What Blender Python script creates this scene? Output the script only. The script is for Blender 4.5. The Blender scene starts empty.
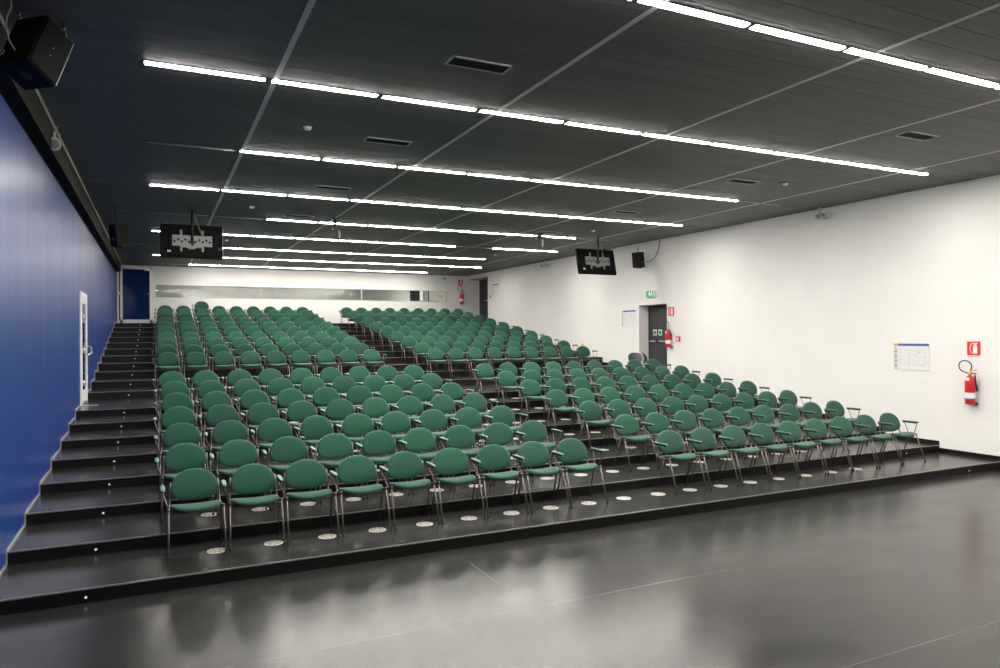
import bpy, bmesh, math, random
from mathutils import Vector, Matrix, Euler
random.seed(7)
C = bpy.context.scene.collection
PI = math.pi

# ------------------------------------------------------------------ measures (metres)
XL, XR, YB, YF = -1.318, 12.84, 30.0, -7.0
S = 0.12406                      # rise of a lower step
S2 = 0.1605                      # rise of an upper step
Y1, P, GAP = 7.1476, 1.07715, 2.2551
CAMZ = 2.324
ZC = 4.964
LT = 1.1836                      # fixture pitch
def level_z(n): return S*n if n <= 8 else S*8 + S2*(n-8)
def level_y(n): return Y1 + P*(n-1) if n <= 8 else Y1 + 7*P + GAP + P*(n-9)
ZT = level_z(19)
ORD = ['first','second','third','fourth','fifth','sixth','seventh','eighth','ninth','tenth','eleventh','twelfth',
       'thirteenth','fourteenth','fifteenth','sixteenth','seventeenth','eighteenth','nineteenth','twentieth']

# ------------------------------------------------------------------ materials
def new_mat(name):
    m = bpy.data.materials.new(name); m.use_nodes = True
    nt = m.node_tree
    return m, nt, nt.nodes['Principled BSDF']
def mat(name, col, rough=0.5, metal=0.0, spec=0.5, emit=None, estr=0.0, coat=0.0):
    m, nt, b = new_mat(name)
    b.inputs['Base Color'].default_value = (*col, 1)
    b.inputs['Roughness'].default_value = rough
    b.inputs['Metallic'].default_value = metal
    b.inputs['Specular IOR Level'].default_value = spec
    b.inputs['Coat Weight'].default_value = coat
    if emit:
        b.inputs['Emission Color'].default_value = (*emit, 1)
        b.inputs['Emission Strength'].default_value = estr
    return m
def noise(nt, scale, detail=3, vscale=(1,1,1), rough=0.5, src='Object'):
    tc = nt.nodes.new('ShaderNodeTexCoord'); mp = nt.nodes.new('ShaderNodeMapping')
    mp.inputs['Scale'].default_value = vscale
    nz = nt.nodes.new('ShaderNodeTexNoise')
    nz.inputs['Scale'].default_value = scale; nz.inputs['Detail'].default_value = detail
    nz.inputs['Roughness'].default_value = rough
    nt.links.new(tc.outputs[src], mp.inputs[0]); nt.links.new(mp.outputs[0], nz.inputs['Vector'])
    return nz
def ramp(nt, fac, stops):
    r = nt.nodes.new('ShaderNodeValToRGB')
    el = r.color_ramp.elements
    while len(el) < len(stops): el.new(0.5)
    for e, (p, c) in zip(el, stops):
        e.position = p; e.color = (*c, 1) if not isinstance(c, (int, float)) else (c, c, c, 1)
    nt.links.new(fac, r.inputs[0]); return r
def bump(nt, b, h, strength=0.2, dist=0.01):
    bp = nt.nodes.new('ShaderNodeBump'); bp.inputs['Strength'].default_value = strength
    bp.inputs['Distance'].default_value = dist
    nt.links.new(h, bp.inputs['Height']); nt.links.new(bp.outputs[0], b.inputs['Normal'])

def paint(name, col, rough=0.7):
    m, nt, b = new_mat(name)
    nz = noise(nt, 1.2, 4)
    r = ramp(nt, nz.outputs['Fac'], [(0.3, tuple(c*0.96 for c in col)), (0.7, col)])
    nt.links.new(r.outputs[0], b.inputs['Base Color'])
    b.inputs['Roughness'].default_value = rough
    b.inputs['Specular IOR Level'].default_value = 0.3
    n2 = noise(nt, 180, 2); bump(nt, b, n2.outputs['Fac'], 0.05, 0.002)
    return m
M_WHITE = paint('white_paint', (0.80, 0.788, 0.76))
M_FRONT = paint('grey_paint', (0.16, 0.16, 0.155))
M_SOFFIT = paint('soffit_paint', (0.70, 0.68, 0.64))

def line_mask(nt, coord, pos, half, period=None):
    """1 on thin lines at coord = pos (+ k*period)"""
    a = nt.nodes.new('ShaderNodeMath'); a.operation = 'SUBTRACT'; a.inputs[1].default_value = pos
    nt.links.new(coord, a.inputs[0]); last = a.outputs[0]
    if period:
        w = nt.nodes.new('ShaderNodeMath'); w.operation = 'PINGPONG'; w.inputs[1].default_value = period/2
        nt.links.new(last, w.inputs[0]); last = w.outputs[0]
    else:
        w = nt.nodes.new('ShaderNodeMath'); w.operation = 'ABSOLUTE'
        nt.links.new(last, w.inputs[0]); last = w.outputs[0]
    l = nt.nodes.new('ShaderNodeMath'); l.operation = 'LESS_THAN'; l.inputs[1].default_value = half
    nt.links.new(last, l.inputs[0]); return l.outputs[0]

def floor_mat(name, c0, c1, r0, r1, ior=1.5):
    m, nt, b = new_mat(name)
    n1 = noise(nt, 1.4, 3, (1, 2.2, 1), 0.5)
    cr = ramp(nt, n1.outputs['Fac'], [(0.3, c0), (0.72, c1)])
    n2 = noise(nt, 1.6, 2, (0.8, 2.2, 1), 0.5)
    rr = ramp(nt, n2.outputs['Fac'], [(0.3, r0), (0.7, r1)])
    nt.links.new(rr.outputs[0], b.inputs['Roughness'])
    b.inputs['IOR'].default_value = ior
    tc = nt.nodes.new('ShaderNodeTexCoord'); sp = nt.nodes.new('ShaderNodeSeparateXYZ')
    nt.links.new(tc.outputs['Object'], sp.inputs[0])
    mx = nt.nodes.new('ShaderNodeMath'); mx.operation = 'MAXIMUM'
    ly = nt.nodes.new('ShaderNodeMath'); ly.operation = 'MULTIPLY'
    nt.links.new(line_mask(nt, sp.outputs['X'], 2.85, 0.004), ly.inputs[0]); nt.links.new(line_mask(nt, sp.outputs['Y'], 6.8, 1.0), ly.inputs[1])
    nt.links.new(ly.outputs[0], mx.inputs[0])
    nt.links.new(line_mask(nt, sp.outputs['Y'], 3.41, 0.003, 1.91), mx.inputs[1])
    # scuffs
    n3 = noise(nt, 9, 2, (0.5, 6, 1)); sc = ramp(nt, n3.outputs['Fac'], [(0.77, 0.0), (0.80, 0.25)])
    mx2 = nt.nodes.new('ShaderNodeMath'); mx2.operation = 'MAXIMUM'
    nt.links.new(mx.outputs[0], mx2.inputs[0]); nt.links.new(sc.outputs[0], mx2.inputs[1])
    mix = nt.nodes.new('ShaderNodeMix'); mix.data_type = 'RGBA'
    nt.links.new(mx2.outputs[0], mix.inputs['Factor']); nt.links.new(cr.outputs[0], mix.inputs['A'])
    mix.inputs['B'].default_value = (0.085, 0.082, 0.076, 1)
    nt.links.new(mix.outputs['Result'], b.inputs['Base Color'])
    return m
M_FLOOR = floor_mat('grey_vinyl_floor', (0.017, 0.0168, 0.0155), (0.024, 0.0235, 0.0218), 0.18, 0.235, 1.5)
M_TIER = floor_mat('black_vinyl_floor', (0.018, 0.018, 0.017), (0.024, 0.024, 0.023), 0.19, 0.25, 1.5)
M_RISER = mat('black_riser', (0.005, 0.005, 0.005), 0.45, spec=0.3)
M_NOSE = mat('nosing_metal', (0.25, 0.235, 0.215), 0.35, 0.6)
M_ALU = mat('aluminium', (0.62, 0.61, 0.58), 0.35, 0.7)
M_ALUW = mat('white_enamel', (0.82, 0.82, 0.80), 0.35)
M_BAR = mat('ceiling_bar_grey', (0.62, 0.61, 0.56), 0.5)

def blue_mat():
    m, nt, b = new_mat('blue_gloss_panel')
    n1 = noise(nt, 3, 3, (1, 1.2, 0.05))
    cr = ramp(nt, n1.outputs['Fac'], [(0.3, (0.008, 0.036, 0.185)), (0.7, (0.0095, 0.041, 0.21))])
    tc = nt.nodes.new('ShaderNodeTexCoord'); sp = nt.nodes.new('ShaderNodeSeparateXYZ')
    nt.links.new(tc.outputs['Object'], sp.inputs[0])
    ln = line_mask(nt, sp.outputs['Y'], 0.4, 0.004, 1.2)
    mix = nt.nodes.new('ShaderNodeMix'); mix.data_type = 'RGBA'
    nt.links.new(ln, mix.inputs['Factor']); nt.links.new(cr.outputs[0], mix.inputs['A'])
    mix.inputs['B'].default_value = (0.005, 0.02, 0.10, 1)
    nt.links.new(mix.outputs['Result'], b.inputs['Base Color'])
    n2 = noise(nt, 2.2, 3, (1, 1.6, 0.06))
    rr = ramp(nt, n2.outputs['Fac'], [(0.3, 0.36), (0.7, 0.40)])
    nt.links.new(rr.outputs[0], b.inputs['Roughness'])
    n3 = noise(nt, 5, 3, (1, 1.0, 0.03)); bump(nt, b, n3.outputs['Fac'], 0.015, 0.02); b.inputs['IOR'].default_value = 1.43
    return m
M_BLUE = blue_mat()

def fabric(name, c):
    m, nt, b = new_mat(name)
    oi = nt.nodes.new('ShaderNodeObjectInfo')
    n1 = noise(nt, 260, 2)
    cr = ramp(nt, n1.outputs['Fac'], [(0.3, tuple(x*0.82 for x in c)), (0.7, tuple(x*1.12 for x in c))])
    hs = nt.nodes.new('ShaderNodeHueSaturation')
    mr = nt.nodes.new('ShaderNodeMapRange'); mr.inputs['To Min'].default_value = 0.86; mr.inputs['To Max'].default_value = 1.14
    nt.links.new(oi.outputs['Random'], mr.inputs['Value']); nt.links.new(mr.outputs[0], hs.inputs['Value'])
    mh = nt.nodes.new('ShaderNodeMapRange'); mh.inputs['To Min'].default_value = 0.513; mh.inputs['To Max'].default_value = 0.489
    nt.links.new(oi.outputs['Random'], mh.inputs['Value']); nt.links.new(mh.outputs[0], hs.inputs['Hue'])
    nt.links.new(cr.outputs[0], hs.inputs['Color']); nt.links.new(hs.outputs[0], b.inputs['Base Color'])
    b.inputs['Roughness'].default_value = 0.85
    b.inputs['Specular IOR Level'].default_value = 0.25
    b.inputs['Sheen Weight'].default_value = 0.25
    bump(nt, b, n1.outputs['Fac'], 0.25, 0.001)
    return m
M_GREEN = fabric('green_fabric', (0.0195, 0.087, 0.0565))
M_PADG = mat('green_armrest_plastic', (0.040, 0.14, 0.09), 0.42)
M_BLACK = mat('black_plastic', (0.012, 0.012, 0.012), 0.45)
M_CHROME = mat('satin_steel', (0.165, 0.148, 0.132), 0.34, 0.8)
M_RUBBER = mat('black_rubber', (0.015, 0.015, 0.015), 0.7)
M_DGREY = mat('dark_grey_enamel', (0.042, 0.043, 0.045), 0.45)
M_RED = mat('red_enamel', (0.62, 0.018, 0.025), 0.3)
M_REDSIGN = mat('red_sign', (0.75, 0.022, 0.02), 0.45)
M_SIGNW = mat('white_sign', (0.80, 0.80, 0.78), 0.5)
M_GRN = mat('green_sign', (0.01, 0.30, 0.13), 0.4)
M_GREENLIT = mat('green_lit_sign', (0.01, 0.30, 0.14), 0.4, emit=(0.01, 0.42, 0.2), estr=0.35)
M_WHITELIT = mat('white_lit_sign', (0.8, 0.8, 0.78), 0.4, emit=(0.9, 1, 0.95), estr=0.5)
M_BLUES = mat('blue_sign', (0.05, 0.10, 0.42), 0.5)
M_ORANGE = mat('orange_sign', (0.80, 0.42, 0.03), 0.5)
M_YELLOW = mat('yellow_plastic', (0.75, 0.55, 0.02), 0.45)
M_GREYT = mat('grey_print', (0.30, 0.29, 0.28), 0.6)
M_LGREY = mat('light_grey_print', (0.58, 0.60, 0.57), 0.6)
M_PAPER = mat('paper', (0.74, 0.75, 0.73), 0.5)
M_PIN = mat('pink_print', (0.66, 0.45, 0.42), 0.6)
M_SPK = mat('speaker_black', (0.005, 0.005, 0.0055), 0.6, spec=0.2)
M_SPKG = mat('speaker_grille', (0.004, 0.0038, 0.0036), 0.75, 0.0, 0.08)
M_SCREEN = mat('television_back', (0.004, 0.0045, 0.005), 0.6, spec=0.1)
M_BRKT = mat('grey_bracket', (0.25, 0.25, 0.235), 0.5, 0.2)
M_VENTF = mat('vent_frame', (0.55, 0.56, 0.52), 0.45)
M_DARK = mat('vent_dark', (0.006, 0.006, 0.006), 0.8)
M_DISC = mat('floor_vent_grey', (0.46, 0.44, 0.39), 0.5)
M_SLOT = mat('floor_vent_slot', (0.10, 0.095, 0.085), 0.6)
M_TUBE = mat('lit_tube', (0.8, 0.8, 0.78), 0.4, emit=(1.0, 0.955, 0.885), estr=140.0)
M_TUBEFAR = mat('lit_tube_dim', (0.8, 0.8, 0.78), 0.4, emit=(1.0, 0.955, 0.885), estr=78.0)  # same tube colour, dimmed so the back wall does not blow out
M_TUBEOFF = mat('unlit_tube', (0.42, 0.42, 0.39), 0.4)
M_LED = mat('step_led', (0.8, 0.8, 0.78), 0.3, emit=(1, 0.97, 0.9), estr=0.5)
M_REDLED = mat('red_led', (0.22, 0.02, 0.02), 0.3, emit=(1, 0.05, 0.03), estr=0.02)
M_BLUELED = mat('blue_socket', (0.03, 0.06, 0.5), 0.3)
M_SHELL = mat('grey_shell_plastic', (0.05, 0.05, 0.053), 0.4)
M_BLUEGLASS = mat('blue_door_glass', (0.004, 0.020, 0.085), 0.06, 0.0, 0.5)
M_CTRL = paint('control_room_wall', (0.50, 0.51, 0.475))
M_CURT = mat('dark_cloth', (0.03, 0.035, 0.045), 0.8)
M_DARKWOOD = mat('black_door', (0.012, 0.011, 0.011), 0.4)
M_CERAMIC = mat('detector_white', (0.62, 0.62, 0.58), 0.4)
M_TRAY = mat('olive_grey_metal', (0.013, 0.0128, 0.010), 0.7, spec=0.06)

def ceil_mat():
    m, nt, b = new_mat('charcoal_ceiling_panel')
    n1 = noise(nt, 1.0, 3, (0.3, 5, 1))
    cr = ramp(nt, n1.outputs['Fac'], [(0.3, (0.118, 0.118, 0.111)), (0.7, (0.158, 0.157, 0.147))])
    nt.links.new(cr.outputs[0], b.inputs['Base Color'])
    b.inputs['Roughness'].default_value = 0.55
    b.inputs['Specular IOR Level'].default_value = 0.3
    return m
M_CEIL = ceil_mat()

def glass_mat():
    m = bpy.data.materials.new('window_glass'); m.use_nodes = True
    nt = m.node_tree; nt.nodes.clear()
    out = nt.nodes.new('ShaderNodeOutputMaterial'); mx = nt.nodes.new('ShaderNodeMixShader')
    tr = nt.nodes.new('ShaderNodeBsdfTransparent'); tr.inputs[0].default_value = (0.84, 0.855, 0.83, 1)
    gl = nt.nodes.new('ShaderNodeBsdfGlossy'); gl.inputs['Roughness'].default_value = 0.045
    fr = nt.nodes.new('ShaderNodeFresnel'); fr.inputs[0].default_value = 1.42
    nt.links.new(fr.outputs[0], mx.inputs[0]); nt.links.new(tr.outputs[0], mx.inputs[1])
    nt.links.new(gl.outputs[0], mx.inputs[2]); nt.links.new(mx.outputs[0], out.inputs[0])
    return m
M_GLASS = glass_mat()

# ------------------------------------------------------------------ mesh helpers
class MB:
    """collects faces, several materials per mesh"""
    def __init__(self): self.bm = bmesh.new(); self.mats = []
    def mi(self, m):
        if m not in self.mats: self.mats.append(m)
        return self.mats.index(m)
    def face(self, vs, m, smooth=False):
        try: f = self.bm.faces.new(vs)
        except ValueError: return
        f.material_index = self.mi(m); f.smooth = smooth; return f
    def quad(self, pts, m): return self.face([self.bm.verts.new(p) for p in pts], m)
    def box(self, a, b, m, M=None, bev=0.0):
        x0, y0, z0 = (min(a[i], b[i]) for i in range(3)); x1, y1, z1 = (max(a[i], b[i]) for i in range(3))
        co = [(x0,y0,z0),(x1,y0,z0),(x1,y1,z0),(x0,y1,z0),(x0,y0,z1),(x1,y0,z1),(x1,y1,z1),(x0,y1,z1)]
        v = [self.bm.verts.new(M @ Vector(c) if M else c) for c in co]
        fs = [self.face([v[i] for i in f], m) for f in ((0,3,2,1),(4,5,6,7),(0,1,5,4),(1,2,6,5),(2,3,7,6),(3,0,4,7))]
        if bev:
            es = list({e for f in fs for e in f.edges})
            r = bmesh.ops.bevel(self.bm, geom=es, offset=bev, segments=2, affect='EDGES', profile=0.6)
            for f in r['faces']: f.material_index = self.mi(m); f.smooth = True
        return self
    def tube(self, pts, r, m, n=8, caps=True, r1=None):
        pts = [Vector(p) for p in pts]; rings = []
        prev = None
        for i, p in enumerate(pts):
            t = (pts[min(i+1, len(pts)-1)] - pts[max(i-1, 0)]).normalized()
            if prev is None:
                u = t.orthogonal().normalized()
            else:
                u = (prev - t*prev.dot(t)).normalized()
            prev = u; w = t.cross(u)
            k = i/(len(pts)-1) if len(pts) > 1 else 0
            rr = r if r1 is None else r + (r1-r)*k
            rings.append([self.bm.verts.new(p + (u*math.cos(a)+w*math.sin(a))*rr) for a in (2*PI*j/n for j in range(n))])
        for a, b in zip(rings, rings[1:]):
            for j in range(n): self.face([a[j], a[(j+1) % n], b[(j+1) % n], b[j]], m, True)
        if caps: self.face(rings[0][::-1], m); self.face(rings[-1], m)
        return self
    def lathe(self, prof, m, n=20, M=None, mats=None):
        """prof: list of (r, z)"""
        rings = []
        for r, z in prof:
            if r < 1e-6: rings.append([self.bm.verts.new(M @ Vector((0,0,z)) if M else (0,0,z))])
            else:
                cs = [Vector((r*math.cos(2*PI*j/n), r*math.sin(2*PI*j/n), z)) for j in range(n)]
                rings.append([self.bm.verts.new(M @ c if M else c) for c in cs])
        for k, (a, b) in enumerate(zip(rings, rings[1:])):
            mm = mats[k] if mats else m
            for j in range(n):
                j2 = (j+1) % n
                if len(a) == 1 and len(b) == 1: continue
                if len(a) == 1: self.face([a[0], b[j2], b[j]], mm, True)
                elif len(b) == 1: self.face([a[j], a[j2], b[0]], mm, True)
                else: self.face([a[j], a[j2], b[j2], b[j]], mm, True)
        return self
    def pad(self, outline, th, m, fmap, dome=0.012):
        """cushion from a flat outline [(u,v)], thickness th, mapped by fmap(u,v,w)"""
        cu = sum(p[0] for p in outline)/len(outline); cv = sum(p[1] for p in outline)/len(outline)
        rings = []
        for s, w in ((0.55, 0), (0.93, 0), (0.985, 0.12), (1.0, 0.35), (1.0, 0.65), (0.98, 0.88), (0.93, 1.0), (0.75, 1.0), (0.4, 1.0)):
            dz = w*th + (dome*(1-s*s)*1.4 if w >= 0.88 else 0)
            rings.append([self.bm.verts.new(fmap(cu+(u-cu)*s, cv+(v-cv)*s, dz)) for u, v in outline])
        n = len(outline)
        for a, b in zip(rings, rings[1:]):
            for j in range(n): self.face([a[j], a[(j+1) % n], b[(j+1) % n], b[j]], m, True)
        self.face(rings[0][::-1], m, True); self.face(rings[-1], m, True)
        return self
    def build(self, name, parent=None):
        me = bpy.data.meshes.new(name)
        bmesh.ops.recalc_face_normals(self.bm, faces=self.bm.faces[:])
        self.bm.to_mesh(me); self.bm.free()
        for m in self.mats: me.materials.append(m)
        o = bpy.data.objects.new(name, me); C.objects.link(o)
        if parent: o.parent = parent
        return o

def tag(o, label, cat, group=None, kind=None):
    o['label'] = label; o['category'] = cat
    if group: o['group'] = group
    if kind: o['kind'] = kind
    return o
def thing(name, label, cat, loc=(0,0,0), rotz=0, group=None):
    o = bpy.data.objects.new(name, None); C.objects.link(o)
    o.location = loc; o.rotation_euler = (0, 0, rotz); o.empty_display_size = 0.1
    return tag(o, label, cat, group)
def struct(mb, name, label, cat):
    return tag(mb.build(name), label, cat, kind='structure')
def dup(o, parent=None):
    c = o.copy(); C.objects.link(c)
    if parent: c.parent = parent
    for ch in list(o.children): dup(ch, c)
    return c
def text(body, size, m, parent, M, align='CENTER', ext=0.0006):
    cu = bpy.data.curves.new('lettering', 'FONT'); cu.body = body; cu.size = size
    cu.align_x = align; cu.align_y = 'CENTER'; cu.extrude = ext
    cu.materials.append(m)
    tmp = bpy.data.objects.new('lettering_curve', cu); C.objects.link(tmp)
    dg = bpy.context.evaluated_depsgraph_get(); dg.update()
    me = bpy.data.meshes.new_from_object(tmp.evaluated_get(dg)); bpy.data.objects.remove(tmp)
    if not me.materials: me.materials.append(m)
    o = bpy.data.objects.new('lettering', me); C.objects.link(o); o.parent = parent; o.matrix_local = M
    return o

# ------------------------------------------------------------------ the room
mb = MB(); mb.box((XL-0.3, YF, -0.2), (XR+0.8, Y1+0.05, 0.0), M_FLOOR)
struct(mb, 'floor', 'glossy grey vinyl floor in front of the black stepped seating', 'floor')

# tiers
for n in range(1, 20):
    y0 = level_y(n); y1 = level_y(n+1) if n < 19 else YB+0.2
    z = level_z(n); zb = level_z(n-1)
    mb = MB()
    x0, x1 = XL-0.1, XR+0.7
    mb.quad([(x0,y0+0.012,z),(x1,y0+0.012,z),(x1,y1+0.02,z),(x0,y1+0.02,z)], M_TIER)          # tread
    mb.quad([(x0,y0,zb-0.01),(x1,y0,zb-0.01),(x1,y0,z-0.004),(x0,y0,z-0.004)], M_RISER)        # riser
    mb.box((x0,y0-0.006,z-0.010), (x1,y0+0.016,z+0.0015), M_NOSE)                              # nosing
    mb.quad([(x0,y1+0.02,z),(x1,y1+0.02,z),(x1,y1+0.02,zb-0.01),(x0,y1+0.02,zb-0.01)], M_RISER)
    mb.quad([(x0,y0,zb-0.01),(x1,y0,zb-0.01),(x1,y1+0.02,zb-0.01),(x0,y1+0.02,zb-0.01)], M_RISER)
    nm = 'landing' if n == 8 else 'top corridor' if n == 19 else 'step'
    struct(mb, 'floor_step', f'black glossy {nm} floor, {ORD[n-1]} level up from the grey front floor', 'step')

# left wall with the door opening left solid (the door stands on it)
mb = MB(); mb.box((XL-0.2, YF, -0.1), (XL, YB+0.2, ZC+0.1), M_BLUE)
struct(mb, 'wall_left', 'glossy blue panelled wall beside the stairs', 'wall')
# olive service tray along the top of the blue wall
mb = MB(); mb.box((XL, YF, 4.63), (XL+0.155, YB-0.9, ZC), M_TRAY)
mb.box((XL+0.155, YF, 4.90), (XL+0.185, YB-0.9, ZC-0.002), M_BRKT)
mb.box((XL, YF, 4.615), (XL+0.012, YB-0.9, 4.63), M_TRAY)
struct(mb, 'trim_1', 'olive grey service trunking along the top of the blue wall', 'trim')
# thin light skirting stepping up the blue wall
mb = MB()
for n in range(0, 20):
    a = YF if n == 0 else level_y(n); b = level_y(n+1) if n < 19 else YB
    z = level_z(n) if n else 0.0
    mb.box((XL, a-0.0, z), (XL+0.014, b, z+0.022), M_ALU)
    if n < 19: mb.box((XL, b-0.02, z), (XL+0.014, b-0.0, level_z(n+1)), M_ALU)
struct(mb, 'baseboard_left', 'thin pale metal skirting stepping up along the blue wall', 'baseboard')

# right wall with two recesses
EY0, EY1, EZ0, EZ1, EX = 15.90, 17.18, 0.70, 3.13, 13.20
BY0, BZ1, BX = 27.84, 4.775, 13.40
mb = MB()
t = 0.25
mb.box((XR, YF, -0.1), (XR+t, EY0, ZC+0.1), M_WHITE)
mb.box((XR, EY0, EZ1), (XR+t, EY1, ZC+0.1), M_WHITE)
mb.box((XR, EY1, -0.1), (XR+t, BY0, ZC+0.1), M_WHITE)
mb.box((XR, BY0, BZ1), (XR+0.7, YB+0.2, ZC+0.1), M_SOFFIT)
# reveals
mb.box((XR+t, EY1, 0.0), (EX+0.1, EY1+0.1, EZ1+0.1), M_WHITE)
mb.box((XR+t, EY0-0.1, 0.0), (EX+0.1, EY0, EZ1+0.1), M_WHITE)
mb.box((XR+t, EY0, EZ1), (EX+0.1, EY1, EZ1+0.1), M_WHITE)
mb.box((EX+0.06, EY0, 0.0), (EX+0.1, EY1, EZ1), M_WHITE)
mb.box((XR+t, BY0-0.1, 2.0), (BX+0.1, BY0, BZ1), M_WHITE)
mb.box((BX+0.05, BY0, 2.0), (BX+0.12, YB+0.2, BZ1), M_WHITE)
struct(mb, 'wall_right', 'long plain off-white wall with a recessed exit door', 'wall')
# dark skirting on the right wall along the tiers
mb = MB()
for n in range(0, 19):
    a = YF if n == 0 else level_y(n); b = level_y(n+1)
    z = level_z(n) if n else 0.0
    if n == 8:
        segs = [(a, EY0)]
    elif n == 9:
        segs = [(EY1, b)]
    else: segs = [(a, b)]
    for (p, q) in segs: mb.box((XR-0.016, p, z), (XR, q, z+0.075), M_RISER)
struct(mb, 'baseboard_right', 'black skirting stepping up along the white wall', 'baseboard')

# back wall with window strip and door
WX0, WX1, WZ0, WZ1 = -0.04, 11.81, 3.765, 4.262
mb = MB()
DX0, DX1, DZ1 = XL, -0.14, 4.885
mb.box((DX1, YB, 2.5), (XR+0.7, YB+0.2, WZ0), M_WHITE)
mb.box((DX1, YB, WZ1), (XR+0.7, YB+0.2, ZC+0.1), M_WHITE)
mb.box((DX1, YB, WZ0), (WX0, YB+0.2, WZ1), M_WHITE)
mb.box((WX1, YB, WZ0), (XR+0.7, YB+0.2, WZ1), M_WHITE)
mb.box((DX0-0.1, YB, DZ1), (DX1, YB+0.2, ZC+0.1), M_WHITE)
struct(mb, 'wall_back', 'white back wall with a long low window strip', 'wall')
# wall behind the viewer
mb = MB(); mb.box((XL-0.3, YF-0.2, -0.2), (XR+0.8, YF, ZC+0.1), M_FRONT)
struct(mb, 'wall_front', 'plain dark grey wall closing the front of the hall', 'wall')

# ceiling: charcoal metal panels running across, in one mesh
mb = MB()
mb.box((XL-0.3, YF-0.2, ZC+0.03), (XR+0.8, YB+3.2, ZC+0.08), M_DARK)
PW = 0.3068
k0 = math.floor((YF-7.68)/PW)
y = 7.68 - PW/2 + k0*PW
while y < YB+0.1:
    a, b = y+0.002, min(y+PW-0.002, YB+0.15)
    c1, c2 = a+(b-a)*0.333, a+(b-a)*0.667
    pr = [(a, ZC+0.016), (a, ZC+0.002), (a+0.003, ZC), (c1-0.004, ZC), (c1, ZC+0.0012), (c1+0.004, ZC), (c2-0.004, ZC), (c2, ZC+0.0012), (c2+0.004, ZC), (b-0.003, ZC), (b, ZC+0.002), (b, ZC+0.016)]
    for (p, q) in zip(pr, pr[1:]):
        mb.quad([(XL-0.1, p[0], p[1]), (XR+0.7, p[0], p[1]), (XR+0.7, q[0], q[1]), (XL-0.1, q[0], q[1])], M_CEIL)
    y += PW
struct(mb, 'ceiling', 'dark charcoal ceiling of metal panels', 'ceiling')
# grey cover strips along the ceiling
for i, x in enumerate((1.121, 3.66, 6.155, 8.673, 11.159)):
    mb = MB(); mb.box((x-0.026, YF, ZC-0.0045), (x+0.026, YB-0.25, ZC+0.004), M_BAR)
    struct(mb, f'trim_{i+2}', f'thin grey cover strip along the dark ceiling, {ORD[i]} from the blue wall', 'trim')

# ------------------------------------------------------------------ window strip + room behind
mb = MB()
fr = 0.03
mb.box((WX0, YB-0.012, WZ0), (WX1, YB+0.05, WZ0+0.018), M_ALU)
mb.box((WX0, YB-0.012, WZ1-0.018), (WX1, YB+0.05, WZ1), M_ALU)
mb.box((WX0, YB-0.012, WZ0), (WX0+0.018, YB+0.05, WZ1), M_ALU)
mb.box((WX1-0.018, YB-0.012, WZ0), (WX1, YB+0.05, WZ1), M_ALU)
for x in (3.79, 7.9): mb.box((x-0.02, YB-0.006, WZ0), (x+0.02, YB+0.04, WZ1), M_ALU)
win = struct(mb, 'window_1', 'long horizontal window strip in the back wall', 'window')
gp = MB(); gp.box((WX0+0.01, YB+0.012, WZ0+0.01), (WX1-0.01, YB+0.018, WZ1-0.01), M_GLASS)
gp.build('window_glass', win)
mb = MB()
mb.box((-0.6, YB+2.6, 2.5), (XR+0.7, YB+2.7, ZC+0.1), M_CTRL)
mb.box((-0.7, YB+0.2, 2.5), (-0.6, YB+2.7, ZC+0.1), M_CTRL)
mb.box((XR+0.6, YB+0.2, 2.5), (XR+0.7, YB+2.7, ZC+0.1), M_CTRL)
mb.box((-0.7, YB+0.2, 2.5), (XR+0.7, YB+2.7, 2.6), M_CTRL)
mb.box((-0.7, YB+0.2, ZC-0.02), (XR+0.7, YB+2.7, ZC+0.02), M_CTRL)
struct(mb, 'wall_control_room', 'pale green room seen through the window strip', 'room')
t_ = thing('control_room_cupboard', 'dark narrow cupboard seen through the right end of window strip', 'cupboard', (10.66, YB+0.9, 2.602))
mb = MB(); mb.box((-0.17, 0, 0), (0.17, 0.4, 2.0), M_CURT, bev=0.01); mb.build('body', t_)
mb = MB(); mb.box((-0.16, -0.015, 0.05), (0.16, -0.001, 1.98), M_CURT, bev=0.004); mb.build('door', t_)
t_ = thing('pillar', 'pale narrow pillar seen through the window strip', 'pillar', (11.02, YB+0.5, 2.6))
mb = MB(); mb.box((-0.10, 0, 0), (0.06, 0.2, 2.34), M_WHITE, bev=0.006); mb.build('shaft', t_)
mb = MB(); mb.box((0.07, 0.02, 0), (0.12, 0.16, 2.34), M_DGREY, bev=0.006); mb.build('dark_edge', t_)
t_ = thing('notice_board', 'pale board of printed sheets behind right end of window strip', 'board', (11.75, YB+0.9, 3.45))
mb = MB(); mb.box((-0.45, 0, 0.1), (0.36, 0.03, 1.2), M_SIGNW, bev=0.004); mb.build('panel', t_)
mb = MB()
for zz in (0.5, 0.78):
    mb.box((-0.05, -0.006, zz), (0.26, 0.0, zz+0.2), M_PAPER)
    for k in range(4): mb.box((-0.02, -0.008, zz+0.03+0.04*k), (0.22, -0.005, zz+0.042+0.04*k), M_GREYT)
mb.build('sheet', t_)
mb = MB(); mb.box((0.30, -0.01, 0.1), (0.37, 0.035, 1.2), M_ORANGE); mb.build('edge_strip', t_)
for i, x in enumerate((1.6, 6.6, 11.6)):  # fill lights added, unseen, to brighten the room behind the glass
    ld = bpy.data.lights.new('control_room_fill', 'AREA'); ld.shape = 'RECTANGLE'; ld.size = 2.2; ld.size_y = 0.3
    ld.energy = (26, 38, 80)[i]; ld.color = (1.0, 1.0, 0.95)
    lo = bpy.data.objects.new('control_room_fill', ld); C.objects.link(lo); lo.location = (x, YB+1.4, ZC-0.05)

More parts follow.
